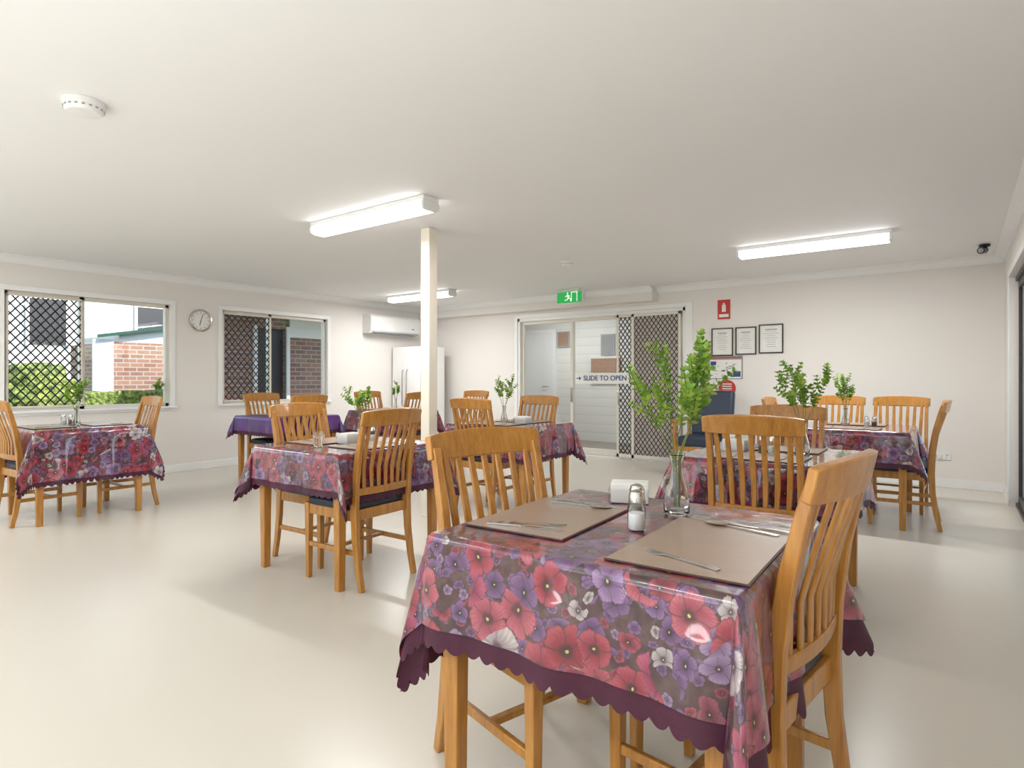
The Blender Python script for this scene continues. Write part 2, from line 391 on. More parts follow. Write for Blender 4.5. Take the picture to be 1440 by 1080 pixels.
# --- back sliding door
def door_back():
    e = empty('door_1'); x0, x1, _, zt = D1; mb = MB(); y = YB
    mb.bb(x0 - .06, x0, y - .016, y, 0, zt + .06); mb.bb(x1, x1 + .10, y - .016, y, 0, zt + .06); mb.bb(x0, x1, y - .016, y, zt, zt + .06)
    mb.bb(x0, x0 + .04, y, y + .11, 0, zt); mb.bb(x1 - .04, x1, y, y + .11, 0, zt); mb.bb(x0, x1, y, y + .11, zt - .05, zt); mb.bb(x0, x1, y, y + .11, 0, .025)
    mb.obj('architrave', ['trim'], e, bevel=.003)
    def leaf(nm, a, b, yy, bar=None):
        m = MB(); f = .045
        m.bb(a, a + f, yy, yy + .035, .03, zt - .05); m.bb(b - f, b, yy, yy + .035, .03, zt - .05)
        m.bb(a + f, b - f, yy, yy + .035, zt - .1, zt - .05); m.bb(a + f, b - f, yy, yy + .035, .03, .12)
        m.obj(nm + '_frame', ['cream'], e, bevel=.003)
        MB().bb(a + f, b - f, yy + .015, yy + .02, .12, zt - .1).obj(nm + '_pane', ['glass'], e, smooth=0)
    leaf('fixed_leaf', x0 + .04, -4.68, y + .055)
    leaf('sliding_leaf', -4.72, -3.68, y + .012)
    leaf('end_leaf', -3.72, x1 - .04, y + .055)
    mb = MB()
    a, b = -3.93, x1 - .06
    yy = y - .012
    for q in ((a, a + .035, .03, zt - .05), (b - .035, b, .03, zt - .05), (-3.70, -3.66, .03, zt - .05)):
        mb.bb(q[0], q[1], yy - .012, yy + .012, q[2], q[3])
    mb.bb(a, b, yy - .012, yy + .012, zt - .09, zt - .05); mb.bb(a, b, yy - .012, yy + .012, .03, .08)
    mb.obj('screen_frame', ['cream'], e, bevel=.002)
    mb = MB()
    diamond(mb, a + .03, -3.70, .08, zt - .09, .065, .09, lambda p, q, o: Vector((p, yy + o, q)), .014)
    mb.obj('diamond_grille', ['mesh'], e, smooth=0)
    mb = MB()
    diamond(mb, -3.66, b - .03, .08, zt - .09, .065, .09, lambda p, q, o: Vector((p, yy + o, q)), .009)
    mb.obj('screen_diamond_grille', ['mesh'], e, smooth=0)
    m, nt, out = new_mat('insect_screen')
    t = nt.nodes.new('ShaderNodeBsdfTransparent'); d = nt.nodes.new('ShaderNodeBsdfDiffuse'); d.inputs[0].default_value = (.62, .56, .51, 1)
    mx = nt.nodes.new('ShaderNodeMixShader'); mx.inputs[0].default_value = .85
    nt.links.new(t.outputs[0], mx.inputs[1]); nt.links.new(d.outputs[0], mx.inputs[2]); nt.links.new(mx.outputs[0], out.inputs[0])
    MB().bb(-3.66, b - .03, yy + .008, yy + .010, .08, zt - .09).obj('insect_screen', [m], e, smooth=0)
    mb = MB().bb(-4.70, -4.675, y - .02, y + .01, .80, 1.02); mb.bb(-3.90, -3.875, y - .045, y - .02, .78, .98)
    mb.obj('handles', ['chrome'], e, bevel=.003)
    return e
door_back()
sg = empty('slide_to_open_sign', (-4.17, YB - .032, 1.16))
MB().box((0, 0, 0), (.88, .004, .16)).obj('panel', ['paper'], sg)
text('SLIDE TO OPEN', .10, (.055, -.004, 0), (math.pi / 2, 0, 0), 'blue', sg, ext=.002)
MB().box((-.39, -.004, 0), (.05, .003, .014)).poly([(-.37, -.005, .03), (-.335, -.005, 0), (-.37, -.005, -.03)]).obj('arrow', ['blue'], sg)

# --- right sliding door
def door_right(nm, w):
    e = empty(nm); y0, y1, _, zt = w; mb = MB(); x = XR
    for (a, b, c, d) in ((y0 - .06, y0, 0, zt + .06), (y1, y1 + .06, 0, zt + .06), (y0, y1, zt, zt + .06)):
        mb.bb(x - .014, x, a, b, c, d)
    mb.obj('architrave', ['trim'], e, bevel=.003)
    mb = MB(); n = 3; L = (y1 - y0) / n
    mb.bb(x + .04, x + .12, y0, y1, 0, .03); mb.bb(x + .04, x + .12, y0, y1, zt - .04, zt)
    for i in range(n):
        a, b = y0 + i * L, y0 + (i + 1) * L; xx = x + .06 + .03 * (i % 2)
        mb.bb(xx, xx + .028, a, a + .05, .03, zt - .04); mb.bb(xx, xx + .028, b - .05, b, .03, zt - .04)
        mb.bb(xx, xx + .028, a, b, .03, .1); mb.bb(xx, xx + .028, a, b, zt - .1, zt - .04)
    mb.obj('bronze_frame', ['dark'], e, bevel=.002)
    MB().bb(x + .072, x + .076, y0 + .05, y1 - .05, .1, zt - .1).obj('pane', ['glass'], e, smooth=0)
door_right('door_2', D2); door_right('door_3', (-2.3, -0.4, 0, 2.08))

# --- structural post
MB().bb(-.05, .05, -.05, .05, 0, H - .001).obj('support_column', ['colm'], loc=(-3.57, 3.665, 0), bevel=.006)

# ------------------------------------------------------------ ceiling fixtures
def tube_lamp(e, L, w, z, power):
    l = bpy.data.lights.new('tube', 'AREA'); l.energy = power; l.shape = 'RECTANGLE'; l.size = L; l.size_y = w; l.color = (1, .99, .975)
    o = bpy.data.objects.new('tube_light', l); COL.objects.link(o); o.parent = e; o.location = (0, 0, z)
def fluoro(x0, x1, y, power=20):
    e = empty('fluorescent_light', ((x0 + x1) / 2, y, H)); L = (x1 - x0)
    MB().bb(-L / 2, L / 2, -.075, .075, -.035, -.001).obj('housing', ['white'], e, bevel=.004)
    prof = [(-.072, -.035), (-.08, -.055), (-.074, -.085), (-.05, -.098), (.05, -.098), (.074, -.085), (.08, -.055), (.072, -.035)]
    MB().rings([[(xx, a, b) for a, b in prof] for xx in (-L / 2 + .02, L / 2 - .02)]).obj('diffuser', ['lamp'], e)
    mb = MB()
    for s in (-1, 1):
        mb.rings([[(s * (L / 2 - .02) + q, a * 1.03, b * 1.02) for a, b in prof] for q in ((0, .02) if s > 0 else (-.02, 0))])
    mb.obj('end_caps', ['white'], e)
    tube_lamp(e, L - .08, .09, -.0985, power)
fluoro(-4.2, -2.92, 3.02, 15); fluoro(-1.70, -.43, 6.03, 20); fluoro(-7.0, -5.72, 6.35, 20)
fluoro(-7.1, -5.85, 0.6, 12); fluoro(-1.7, -.43, -1.0, 12); fluoro(-4.2, -2.92, -1.0, 9); fluoro(-6.9, -5.6, -1.9, 9)

def smoke(x, y, r):
    e = empty('smoke_detector', (x, y, H))
    MB().lathe([(r, -.001), (r, -.018), (r * .93, -.022), (r * .9, -.04), (r * .78, -.052), (r * .3, -.056), (.001, -.056)], seg=32).obj('body', ['white'], e)
    mb = MB()
    for i in range(18):
        a = i * math.pi / 9
        mb.box((math.cos(a) * r * .9, math.sin(a) * r * .9, -.034), (.006, .012, .007), rot=Matrix.Rotation(a, 3, 'Z'))
    mb.obj('vents', ['grey'], e)
smoke(-3.2, 1.05, .085); smoke(-3.36, 5.55, .07)
e = empty('security_camera', (.22, 7.2, H))
MB().lathe([(.045, -.001), (.045, -.02), (.02, -.03)], seg=20).obj('base', ['black'], e)
MB().tube([(0, .02, -.05), (-.03, -.07, -.065)], .032, 14).obj('barrel', ['black'], e)
MB().tube([(-.03, -.07, -.065), (-.032, -.076, -.066)], .022, 14).obj('lens', ['grey'], e)

# exit sign
e = empty('exit_sign', (-4.36, 7.3, 0))
MB().bb(-.21, .21, -.03, .03, 2.21, 2.385).bb(-.15, .15, -.02, .02, 2.385, H - .001).obj('casing', ['white'], e, bevel=.005)
mg, nt, out = new_mat('exit_sign_lit_green'); p = principled(nt, out, (0.03, 0.40, 0.10), .4); p.inputs['Emission Color'].default_value = (.02, .45, .09, 1); p.inputs['Emission Strength'].default_value = .25
mw, nt, out = new_mat('exit_sign_lit_white'); p = principled(nt, out, (0.8, 0.85, 0.8), .4); p.inputs['Emission Color'].default_value = (.8, 1, .8, 1); p.inputs['Emission Strength'].default_value = .3
MB().bb(-.2, .2, -.034, -.03, 2.22, 2.375).obj('green_face', [mg], e)
mb = MB(); Y = -.036
def seg2(a, b, w): mb.sweep([(a[0], Y, a[1]), (b[0], Y, b[1])], (0, 1, 0), .002, w)
seg2((.035, 2.235), (.035, 2.365), .012); seg2((.125, 2.235), (.125, 2.365), .012); seg2((.03, 2.365), (.13, 2.365), .012)
seg2((-.03, 2.33), (-.01, 2.29), .026); seg2((-.01, 2.29), (.03, 2.265), .014); seg2((.03, 2.265), (.02, 2.235), .012)
seg2((-.01, 2.29), (-.04, 2.26), .014); seg2((-.04, 2.26), (-.075, 2.258), .012); seg2((-.03, 2.33), (.015, 2.31), .01); seg2((-.03, 2.33), (-.065, 2.30), .01)
mb.poly([(-.025 + .014 * math.cos(a * .785), Y, 2.353 + .014 * math.sin(a * .785)) for a in range(8)])
mb.obj('running_man', [mw], e, smooth=0)

# ------------------------------------------------------------ wall items
ac = empty('air_conditioner', (XL, 6.97, 2.04))
pr = [(0, -.15), (.16, -.15), (.205, -.10), (.215, 0), (.21, .12), (.18, .155), (0, .16)]
MB().rings([[(a + .001, yy, b) for a, b in pr] for yy in (-.55, .55)]).obj('casing', ['white'], ac, bevel=.01)
MB().bb(.17, .212, -.5, .5, -.135, -.125).bb(.05, .19, -.46, .46, -.153, -.149).obj('louvre', ['grey'], ac)
MB().bb(.214, .216, .34, .4, -.05, -.03).obj('badge', ['grey'], ac)

fr = empty('refrigerator', (-7.38, 7.32, 0))
MB().bb(-.32, .32, -.24, .31, .03, 1.69).obj('cabinet', ['white'], fr, bevel=.012)
MB().bb(-.32, -.004, -.30, -.245, .06, 1.685).bb(.004, .32, -.30, -.245, .06, 1.685).obj('doors', ['white'], fr, bevel=.012, seg=3)
MB().tube([(-.05, -.30, .7), (-.05, -.335, .72), (-.05, -.335, 1.28), (-.05, -.30, 1.3)], .011, 8).tube([(.05, -.30, .7), (.05, -.335, .72), (.05, -.335, 1.28), (.05, -.30, 1.3)], .011, 8).obj('handles', ['chrome'], fr)
MB().bb(-.3, .3, -.24, .28, 0, .03).obj('plinth', ['grey'], fr)
MB().bb(.3205, .322, -.1, -.02, 1.53, 1.64).bb(.3205, .322, -.1, -.02, 1.38, 1.48, 1).obj('energy_labels', ['yellow', 'red'], fr)

ck = empty('wall_clock', (XL + .001, 3.81, 1.895)); R90 = (0, math.pi / 2, 0)
MB().lathe([(.001, 0), (.14, 0), (.145, .012), (.14, .03), (.125, .034), (.118, .022), (.001, .022)], seg=40).obj('case', ['chrome'], ck, rot=R90)
MB().lathe([(.001, .023), (.117, .023), (.117, .0235), (.001, .0235)], seg=40).obj('dial', ['paper'], ck, rot=R90)
mb = MB()
for i in range(12):
    a = i * math.pi / 6; mb.box((.025, math.sin(a) * .1, math.cos(a) * .1), (.001, .005, .018), rot=Matrix.Rotation(-a, 3, 'X'))
for a, L, w in ((-2.9, .065, .007), (.35, .095, .005)):
    mb.sweep([(.027, 0, 0), (.027, math.sin(a) * L, math.cos(a) * L)], (1, 0, 0), .001, w)
mb.obj('hands_and_marks', ['black'], ck)

def frame_pic(x, z, w, h, nm='framed_certificate', kind=0):
    e = empty(nm, (x, YB - .001, z)); t = .014; mb = MB()
    mb.bb(-w / 2, w / 2, -.02, 0, h / 2 - t, h / 2).bb(-w / 2, w / 2, -.02, 0, -h / 2, -h / 2 + t).bb(-w / 2, -w / 2 + t, -.02, 0, -h / 2 + t, h / 2 - t).bb(w / 2 - t, w / 2, -.02, 0, -h / 2 + t, h / 2 - t)
    mb.obj('frame', ['black'], e, bevel=.002)
    MB().bb(-w / 2 + t, w / 2 - t, -.008, 0, -h / 2 + t, h / 2 - t).obj('paper', ['paper'], e)
    mb = MB(); z0 = h / 2 - .06
    for i in range(9):
        ww = w * (.32 + .3 * random.random()); mb.bb(-ww / 2, ww / 2, -.0095, -.008, z0 - i * h * .075 - (.012 if i == 0 else .004), z0 - i * h * .075)
    mb.obj('print', ['ink'], e)
frame_pic(-2.43, 1.63, .275, .36); frame_pic(-2.135, 1.635, .255, .35); frame_pic(-1.835, 1.65, .285, .36)
e = empty('fire_extinguisher_sign', (-2.41, YB - .002, 2.05))
MB().bb(-.08, .08, -.004, 0, -.125, .125).obj('plate', ['red'], e)
MB().bb(-.025, .025, -.006, -.004, -.03, .06).bb(-.01, .01, -.006, -.004, .06, .085).bb(-.06, .06, -.006, -.004, -.10, -.06).obj('symbol', ['paper'], e)
e = empty('evacuation_plan', (-2.39, YB - .002, 1.30))
MB().bb(-.215, .215, -.004, 0, -.15, .15).obj('sheet', ['ink'], e)
MB().bb(-.20, .20, -.006, -.004, -.14, .10).obj('plan', ['paper'], e)
mb = MB()
for i in range(26):
    x = random.uniform(-.17, .13); z = random.uniform(-.12, .07); mb.bb(x, x + random.uniform(.01, .05), -.0075, -.006, z, z + random.uniform(.003, .02))
mb.obj('plan_lines', ['grey'], e); MB().bb(-.2, .2, -.0075, -.004, .118, .132).obj('red_band', ['red'], e)
MB().bb(.10, .19, -.0085, -.004, -.12, -.05).bb(-.19, -.12, -.0085, -.004, .03, .08).obj('blue_key', ['blue'], e)
e = empty('round_warning_sign', (-2.37, YB - .002, 1.03))
MB().lathe([(.001, 0), (.11, 0), (.11, .004), (.001, .004)], seg=32).obj('disc', ['red'], e, rot=(math.pi / 2, 0, 0))
mb = MB()
for i in range(4): mb.bb(-.06, .06, -.006, -.004, .05 - i * .03, .062 - i * .03)
mb.obj('lettering', ['paper'], e)
e = empty('power_outlet', (-.10, YB - .001, .33))
MB().bb(-.06, .06, -.012, 0, -.037, .037).bb(-.05, -.02, -.035, -.012, -.02, .015).obj('plate', ['white'], e, bevel=.003)
MB().bb(.02, .04, -.014, -.012, .01, .02).bb(.02, .025, -.0135, -.012, -.02, 0).obj('switch', ['grey'], e)

# ------------------------------------------------------------ hallway beyond the back door
y0 = YB + .12
MB().bb(-8.0, -1.4, y0, 10.4, -.1, 0).obj('floor_hall', ['hall_floor'], smooth=0)
MB().bb(-8.0, -1.4, y0, 10.4, 2.5, 2.6).obj('ceiling_hall', ['ceil'], smooth=0)
MB().bb(-8.0, -1.4, 9.8, 9.92, 0, 2.5).obj('wall_hall', ['boards'], smooth=0)
MB().bb(-8.12, -8.0, y0, 9.8, 0, 2.5).bb(-1.4, -1.28, y0, 9.8, 0, 2.5).obj('wall_hall_ends', ['wall'], smooth=0)
for xx in (-5.6, -3.2):
    e = empty('fluorescent_light', (xx, 8.75, 2.5))
    MB().bb(-.6, .6, -.07, .07, -.03, -.001).obj('housing', ['white'], e); MB().bb(-.58, .58, -.06, .06, -.08, -.03).obj('diffuser', ['lamp'], e, bevel=.01)
    tube_lamp(e, 1.1, .09, -.082, 11)
e = empty('hall_door', (-6.65, 9.8, 0))
MB().bb(-.42, .42, -.04, -.002, .01, 2.04).obj('leaf', ['white'], e, bevel=.003)
MB().bb(-.5, -.42, -.05, 0, 0, 2.1).bb(.42, .5, -.05, 0, 0, 2.1).bb(-.42, .42, -.05, 0, 2.04, 2.1).obj('jamb', ['trim'], e)
MB().tube([(.33, -.04, 1.0), (.33, -.09, 1.0), (.22, -.09, 1.0)], .01, 8).obj('lever', ['chrome'], e)
e = empty('hall_noticeboard', (-5.1, 9.795, 1.30)); MB().bb(-.3, .3, -.02, 0, -.22, .22).obj('board', ['brown'], e); MB().bb(-.31, .31, -.03, -.005, .22, .24).bb(-.31, .31, -.03, -.005, -.24, -.22).obj('rails', ['cream'], e)
e = empty('hall_notice', (-5.06, 9.795, 1.77)); MB().bb(-.14, .14, -.02, 0, -.19, .19).obj('frame', ['grey'], e); MB().bb(-.12, .12, -.022, -.02, -.17, .17).obj('sheet', ['ink'], e)
e = empty('hall_poster', (-6.0, 9.795, 1.9)); MB().bb(-.13, .13, -.02, 0, -.15, .15).obj('frame', ['grey'], e); MB().bb(-.11, .11, -.022, -.02, -.13, .13).obj('sheet', ['brown'], e)

# ------------------------------------------------------------ dining chair
def chair_meshes():
    out = {}
    mb = MB(); X = Vector((1, 0, 0))
    for s in (-1, 1):
        path = [(s * .20, -.262, 0), (s * .20, -.235, .12), (s * .20, -.212, .28), (s * .20, -.205, .44), (s * .20, -.212, .58), (s * .20, -.235, .74), (s * .20, -.268, .88), (s * .20, -.285, .94)]
        mb.sweep(path, X, .028, [.030, .034, .040, .046, .042, .036, .030, .026])
        mb.sweep([(s * .195, .195, 0), (s * .195, .195, .44)], X, [.028, .038], [.028, .038])
        mb.box((s * .197, -.005, .405), (.02, .38, .06)); mb.box((s * .197, -.02, .20), (.018, .42, .028))
    mb.box((0, .197, .405), (.36, .02, .06)); mb.box((0, -.2, .405), (.38, .02, .06)); mb.box((0, 0, .20), (.38, .028, .018))
    out['frame'] = mb.mesh('chair_frame', ['wood'])
    mb = MB(); path = []; U = []; hh = []; th = []
    for i in range(17):
        q = -1 + i / 8; x = q * .225
        path.append((x, -.285 - .034 * (1 - q * q), .940 + .006 * (1 - q * q))); U.append(Vector((0, -.22, 1))); hh.append(.074 + .020 * (1 - q * q) ** .6 if abs(q) < 1 else .074); th.append(.024)
    mb.sweep(path, U, hh, th)
    path = [(-.19 + i * .38 / 8, -.212 - .02 * (1 - (-1 + i / 4) ** 2), .535) for i in range(9)]
    mb.sweep(path, Vector((0, -.1, 1)), .04, .018)
    out['crest_and_rail'] = mb.mesh('chair_crest', ['wood'])
    mb = MB()
    for i in range(7):
        q = (-1 + i / 3) * .8; x0 = q * .185; x1 = q * .205
        b0 = .02 * (1 - q * q); b1 = .034 * (1 - q * q)
        mb.sweep([(x0, -.212 - b0, .54), (x0 + (x1 - x0) * .4, -.216 - b0 * .9, .66), (x0 + (x1 - x0) * .7, -.238 - b1 * .9, .78), (x1, -.274 - b1, .91)], X, [.022, .026, .026, .022], .011)
    out['back_slats'] = mb.mesh('chair_slats', ['wood'])
    mb = MB(); rs = []
    for z, k in ((.432, .97), (.445, 1.0), (.465, 1.0), (.478, .97), (.485, .88), (.488, .6)):
        ring = []
        for j in range(40):
            a = 2 * math.pi * j / 40; c, s_ = math.cos(a), math.sin(a)
            n = 7
            r = (abs(c) ** n + abs(s_) ** n) ** (-1 / n)
            ring.append((c * r * .215 * k * (1 + .03 * s_), .005 + s_ * r * .205 * k, z))
        rs.append(ring)
    mb.rings(rs); out['seat_cushion'] = mb.mesh('chair_cushion', ['navy'], 60)
    return out
CH = chair_meshes()
def chair(cx, cy, ang):
    th = math.radians(ang); f = Vector((-math.sin(th), math.cos(th)))
    o = Vector((cx, cy)) + f * .30
    e = empty('dining_chair', (o.x, o.y, 0), th)
    for k, me in CH.items():
        place(me, k, e, bevel=.004 if k != 'seat_cushion' else 0)
    return e
chair(-.195, 1.56, 82.5); chair(-1.28, 1.58, -106)
chair(-2.555, 2.34, 92); chair(-3.62, 2.44, -88)
chair(-6.5, 3.90, -90); chair(-5.47, 3.84, 92)
chair(-6.42, 5.40, -90); chair(-5.40, 5.38, 90)
chair(-3.35, 3.93, 0); chair(-3.31, 4.95, 180)
chair(-5.45, 6.55, 180)
chair(-6.10, 2.56, 178); chair(-6.08, 1.40, 3)
chair(-.76, 2.89, 3); chair(-.86, 4.12, 182)
chair(-.92, 6.66, 180); chair(-.41, 6.68, 178); chair(-.06, 5.78, 92); chair(-1.38, 5.82, -90)

# ------------------------------------------------------------ tables and cloths
TZ = .745
def table(x0, x1, y0, y1):
    e = empty('dining_table', ((x0 + x1) / 2, (y0 + y1) / 2, 0)); a = (x1 - x0) / 2; b = (y1 - y0) / 2
    MB().bb(-a, a, -b, b, TZ - .025, TZ).obj('top', ['wood'], e, bevel=.004)
    mb = MB()
    for sx in (-1, 1):
        for sy in (-1, 1):
            px, py = sx * (a - .045), sy * (b - .045)
            mb.sweep([(px, py, 0), (px, py, TZ - .025)], Vector((1, 0, 0)), [.042, .055], [.042, .055])
        mb.box((sx * (a - .045), 0, TZ - .065), (.02, 2 * b - .14, .08))
    for sy in (-1, 1): mb.box((0, sy * (b - .045), TZ - .065), (2 * a - .14, .02, .08))
    mb.obj('legs_and_apron', ['wood'], e, bevel=.004)
def cloth(name, parent, x0, x1, y0, y1, ox, oy, z, mat, eps=.004, scallop=False, n2=48, n1=12, seed=0.0, flares=None):
    a = (x1 - x0) / 2; b = (y1 - y0) / 2
    flares = flares or {}
    def ax(h, o):
        m = max(n1, int(o / .008)) if scallop else n1
        return [-h - o + o * i / m for i in range(m)] + [-h + 2 * h * i / n2 for i in range(n2)] + [h + o * i / m for i in range(m + 1)]
    X = ax(a, ox); Y = ax(b, oy); V = []; UV = []
    def sc(t): return 1 - .06 * (1 - abs(math.sin(math.pi * t / .045)) ** .7)
    for s in X:
        for t in Y:
            cx = max(-a, min(a, s)); cy = max(-b, min(b, t)); ex, ey = s - cx, t - cy
            if scallop:
                ex *= sc(t); ey *= sc(s)
            rho = math.hypot(ex, ey)
            if rho < 1e-6: V.append((s, t, 0)); UV.append((s, t)); continue
            dx, dy = ex / rho, ey / rho
            ph = math.atan2(abs(ey), abs(ex))
            s2 = math.sin(2 * ph)
            al = cy if abs(dx) > abs(dy) else cx
            rip = (.045 * math.sin(al * 19 + seed * 3) + .025 * math.sin(al * 37 + 1.3 + seed)) * (1 - s2) ** 2 + .055
            flare = flares.get((1 if s > 0 else -1, 1 if t > 0 else -1), .26)
            k = rip + flare * s2 ** 2 - .07 * math.sin(4 * ph) ** 2
            k = max(.01, min(.7, k)) * min(1, .3 + rho / .14)
            offs = k * rho + eps * min(1, rho / .01)
            zz = -math.sqrt(max(rho * rho - (k * rho) ** 2, 0))
            sw = .16 * s2 * rho * math.sin(seed * 5 + (1 if s > 0 else 2) + (3 if t > 0 else 0))
            V.append((cx + dx * offs - dy * sw, cy + dy * offs + dx * sw, zz)); UV.append((s, t))
    nx, ny = len(X), len(Y); F = []
    for i in range(nx - 1):
        for j in range(ny - 1):
            F.append((i * ny + j, (i + 1) * ny + j, (i + 1) * ny + j + 1, i * ny + j + 1))
    me = bpy.data.meshes.new(name); me.from_pydata(V, [], F); me.materials.append(M[mat])
    uvl = me.uv_layers.new(name='UVMap')
    for l in me.loops: uvl.data[l.index].uv = (UV[l.vertex_index][0] + seed * 1.37, UV[l.vertex_index][1] + seed * .71)
    me.shade_smooth(); me.update()
    return place(me, name, parent, (0, 0, z))

def placemat(x, y, w, d, z, rz=0.0):
    e = empty('placemat', (x, y, z), rz)
    MB().bb(-w / 2, w / 2, -d / 2, d / 2, 0, .004).obj('backing', ['matedge'], e, bevel=.001)
    MB().bb(-w / 2 + .004, w / 2 - .004, -d / 2 + .004, d / 2 - .004, .004, .0055).obj('surface', ['mat'], e)
def cut_fork():
    mb = MB()
    mb.sweep([(0, -.10, .002), (0, -.06, .004), (0, .0, .003), (0, .035, .004), (0, .048, .003)], (1, 0, 0), [.016, .013, .006, .012, .024], .002)
    for i in range(4): mb.sweep([((i - 1.5) * .0062, .047, .003), ((i - 1.5) * .0062, .07, .001), ((i - 1.5) * .0056, .098, .004)], (1, 0, 0), [.0042, .0038, .002], .0016)
    return mb.mesh('fork', ['chrome'], 50)
def cut_knife():
    mb = MB(); mb.sweep([(0, -.11, .003), (0, -.05, .004), (0, -.01, .003)], (1, 0, 0), [.016, .015, .01], [.005, .005, .004])
    mb.sweep([(0, -.01, .002), (0, .03, .002), (.001, .08, .002), (.004, .108, .002)], (1, 0, 0), [.012, .018, .019, .004], .0015)
    return mb.mesh('knife', ['chrome'], 50)
def cut_spoon():
    mb = MB(); mb.sweep([(0, -.11, .002), (0, -.06, .004), (0, .03, .003)], (1, 0, 0), [.016, .013, .006], .002)
    rs = []
    for i in range(9):
        q = -1 + i / 4; w = .021 * math.sqrt(max(0, 1 - q * q)) + .001; y = .062 + q * .034
        rs.append([(-w, y, .006), (-w * .5, y, .002 + .003 * q * q), (w * .5, y, .002 + .003 * q * q), (w, y, .006), (w * .5, y, .004 + .003 * q * q), (-w * .5, y, .004 + .003 * q * q)])
    mb.rings(rs); return mb.mesh('spoon', ['chrome'], 60)
CUT = {'fork': cut_fork(), 'knife': cut_knife(), 'spoon': cut_spoon()}
def cutlery(kind, x, y, z, ang):
    place(CUT[kind], kind, None, (x, y, z), (0, 0, math.radians(ang)))
def shaker(x, y, z, fill, s=1.0):
    e = empty('salt_shaker' if fill == 'salt' else 'pepper_shaker', (x, y, z)); e.scale = (s, s, s)
    MB().lathe([(.019, 0), (.021, .004), (.021, .05), (.016, .062), (.016, .068)], seg=20).obj('glass_jar', ['acrylic'], e)
    MB().lathe([(.017, .003), (.0185, .006), (.0185, .040), (.001, .042)], seg=16).obj('contents', [fill], e)
    MB().lathe([(.018, .066), (.018, .078), (.015, .088), (.006, .092), (.001, .092)], seg=20).obj('cap', ['chrome'], e)
def vase_plant(x, y, z, h=.5, vh=.17, seed=1, spread=.3, leaf=.014, stems=5):
    e = empty('vase_of_greenery', (x, y, z)); rnd = random.Random(seed); k = vh / .17
    outer = [(.030, 0), (.036, .006), (.037, .03), (.030, .07), (.019, .11), (.016, .135), (.021, .165), (.023, .17)]
    inner = [(.020, .168), (.0135, .135), (.0165, .11), (.027, .07), (.033, .03), (.03, .012), (.001, .01)]
    MB().lathe([(.001, 0)] + [(r * k, q * k) for r, q in outer + inner], seg=24).obj('glass_vase', ['vase'], e)
    st = MB(); lf = MB()
    def leaf_at(p, d, up, s):
        d = d.normalized(); sd = d.cross(up).normalized(); n = sd.cross(d)
        pts = [p, p + d * s * .5 + sd * s * .5, p + d * s * 1.2 + sd * s * .55 + n * s * .1, p + d * s * 1.7 + n * s * .05, p + d * s * 1.2 - sd * s * .55 + n * s * .1, p + d * s * .5 - sd * s * .5]
        b = len(lf.v); mid = p + d * s * .9 - n * s * .12
        lf.v.extend(pts + [mid])
        for i in range(6): lf.f.append([b + 6, b + i, b + (i + 1) % 6]); lf.m.append(0)
    def branch(p0, d, L, depth):
        n = max(4, int(L / (leaf * 1.15))); pts = [p0.copy()]; p = p0.copy(); dd = d.normalized()
        for i in range(n):
            dd = (dd + Vector((rnd.uniform(-.12, .12), rnd.uniform(-.12, .12), .05))).normalized()
            p = p + dd * (L / n); pts.append(p.copy())
            if depth > 0 or i > n * .25:
                a0 = rnd.uniform(0, 6.28)
                for q in range(4):
                    a = a0 + q * 1.57; A = dd.cross(Vector((.31, .2, .9))).normalized(); B = dd.cross(A)
                    out = A * math.cos(a) + B * math.sin(a)
                    leaf_at(p, out + dd * rnd.uniform(.3, .9), dd, leaf * rnd.uniform(.75, 1.15) * (1.0 - .3 * i / n))
            if depth == 0 and i > n * .25 and i % 2 == 0 and i < n - 2:
                a = rnd.uniform(0, 6.28); A = dd.cross(Vector((.3, .2, .9))).normalized(); B = dd.cross(A)
                branch(p, (A * math.cos(a) + B * math.sin(a)) * .8 + dd, L * rnd.uniform(.2, .34), 1)
        st.tube(pts, [.0022 * (1 - .5 * i / len(pts)) for i in range(len(pts))], 5)
    for i in range(stems):
        a = 2 * math.pi * i / stems + rnd.uniform(-.4, .4); sp = spread * rnd.uniform(.5, 1.15)
        base = Vector((math.cos(a) * .008, math.sin(a) * .008, vh * .12))
        top = Vector((math.cos(a) * .01 * k, math.sin(a) * .01 * k, vh * .95))
        st.tube([base, top], .002, 5)
        branch(top, Vector((math.cos(a) * sp, math.sin(a) * sp, .75)), (h - vh) * rnd.uniform(.65, 1.02), 0)
    st.obj('stems', ['stem'], e); lf.obj('leaves', ['leaf'], e, smooth=60)
def napkins(x, y, z, rz=0.0):
    e = empty('napkin_holder', (x, y, z), rz)
    mb = MB()
    for i in range(12): mb.bb(-.06, .06, -.046 + i * .0078, -.039 + i * .0078, .002, .062 + .004 * math.sin(i * 2.1))
    mb.obj('napkins', ['paper'], e, bevel=.0015)
    mb = MB(); c = [(-.068, -.054), (.068, -.054), (.068, .054), (-.068, .054)]
    for i in range(4):
        a, b = c[i], c[(i + 1) % 4]; mb.poly([(a[0], a[1], .0), (b[0], b[1], .0), (b[0], b[1], .05), (a[0], a[1], .05)])
    mb.obj('acrylic_box', ['acrylic'], e, smooth=0)
def glass_cup(x, y, z):
    MB().lathe([(.001, 0), (.024, 0), (.026, .003), (.032, .09), (.0305, .09), (.0245, .006), (.001, .006)], seg=20).obj('drinking_glass', ['vase'], loc=(x, y, z))

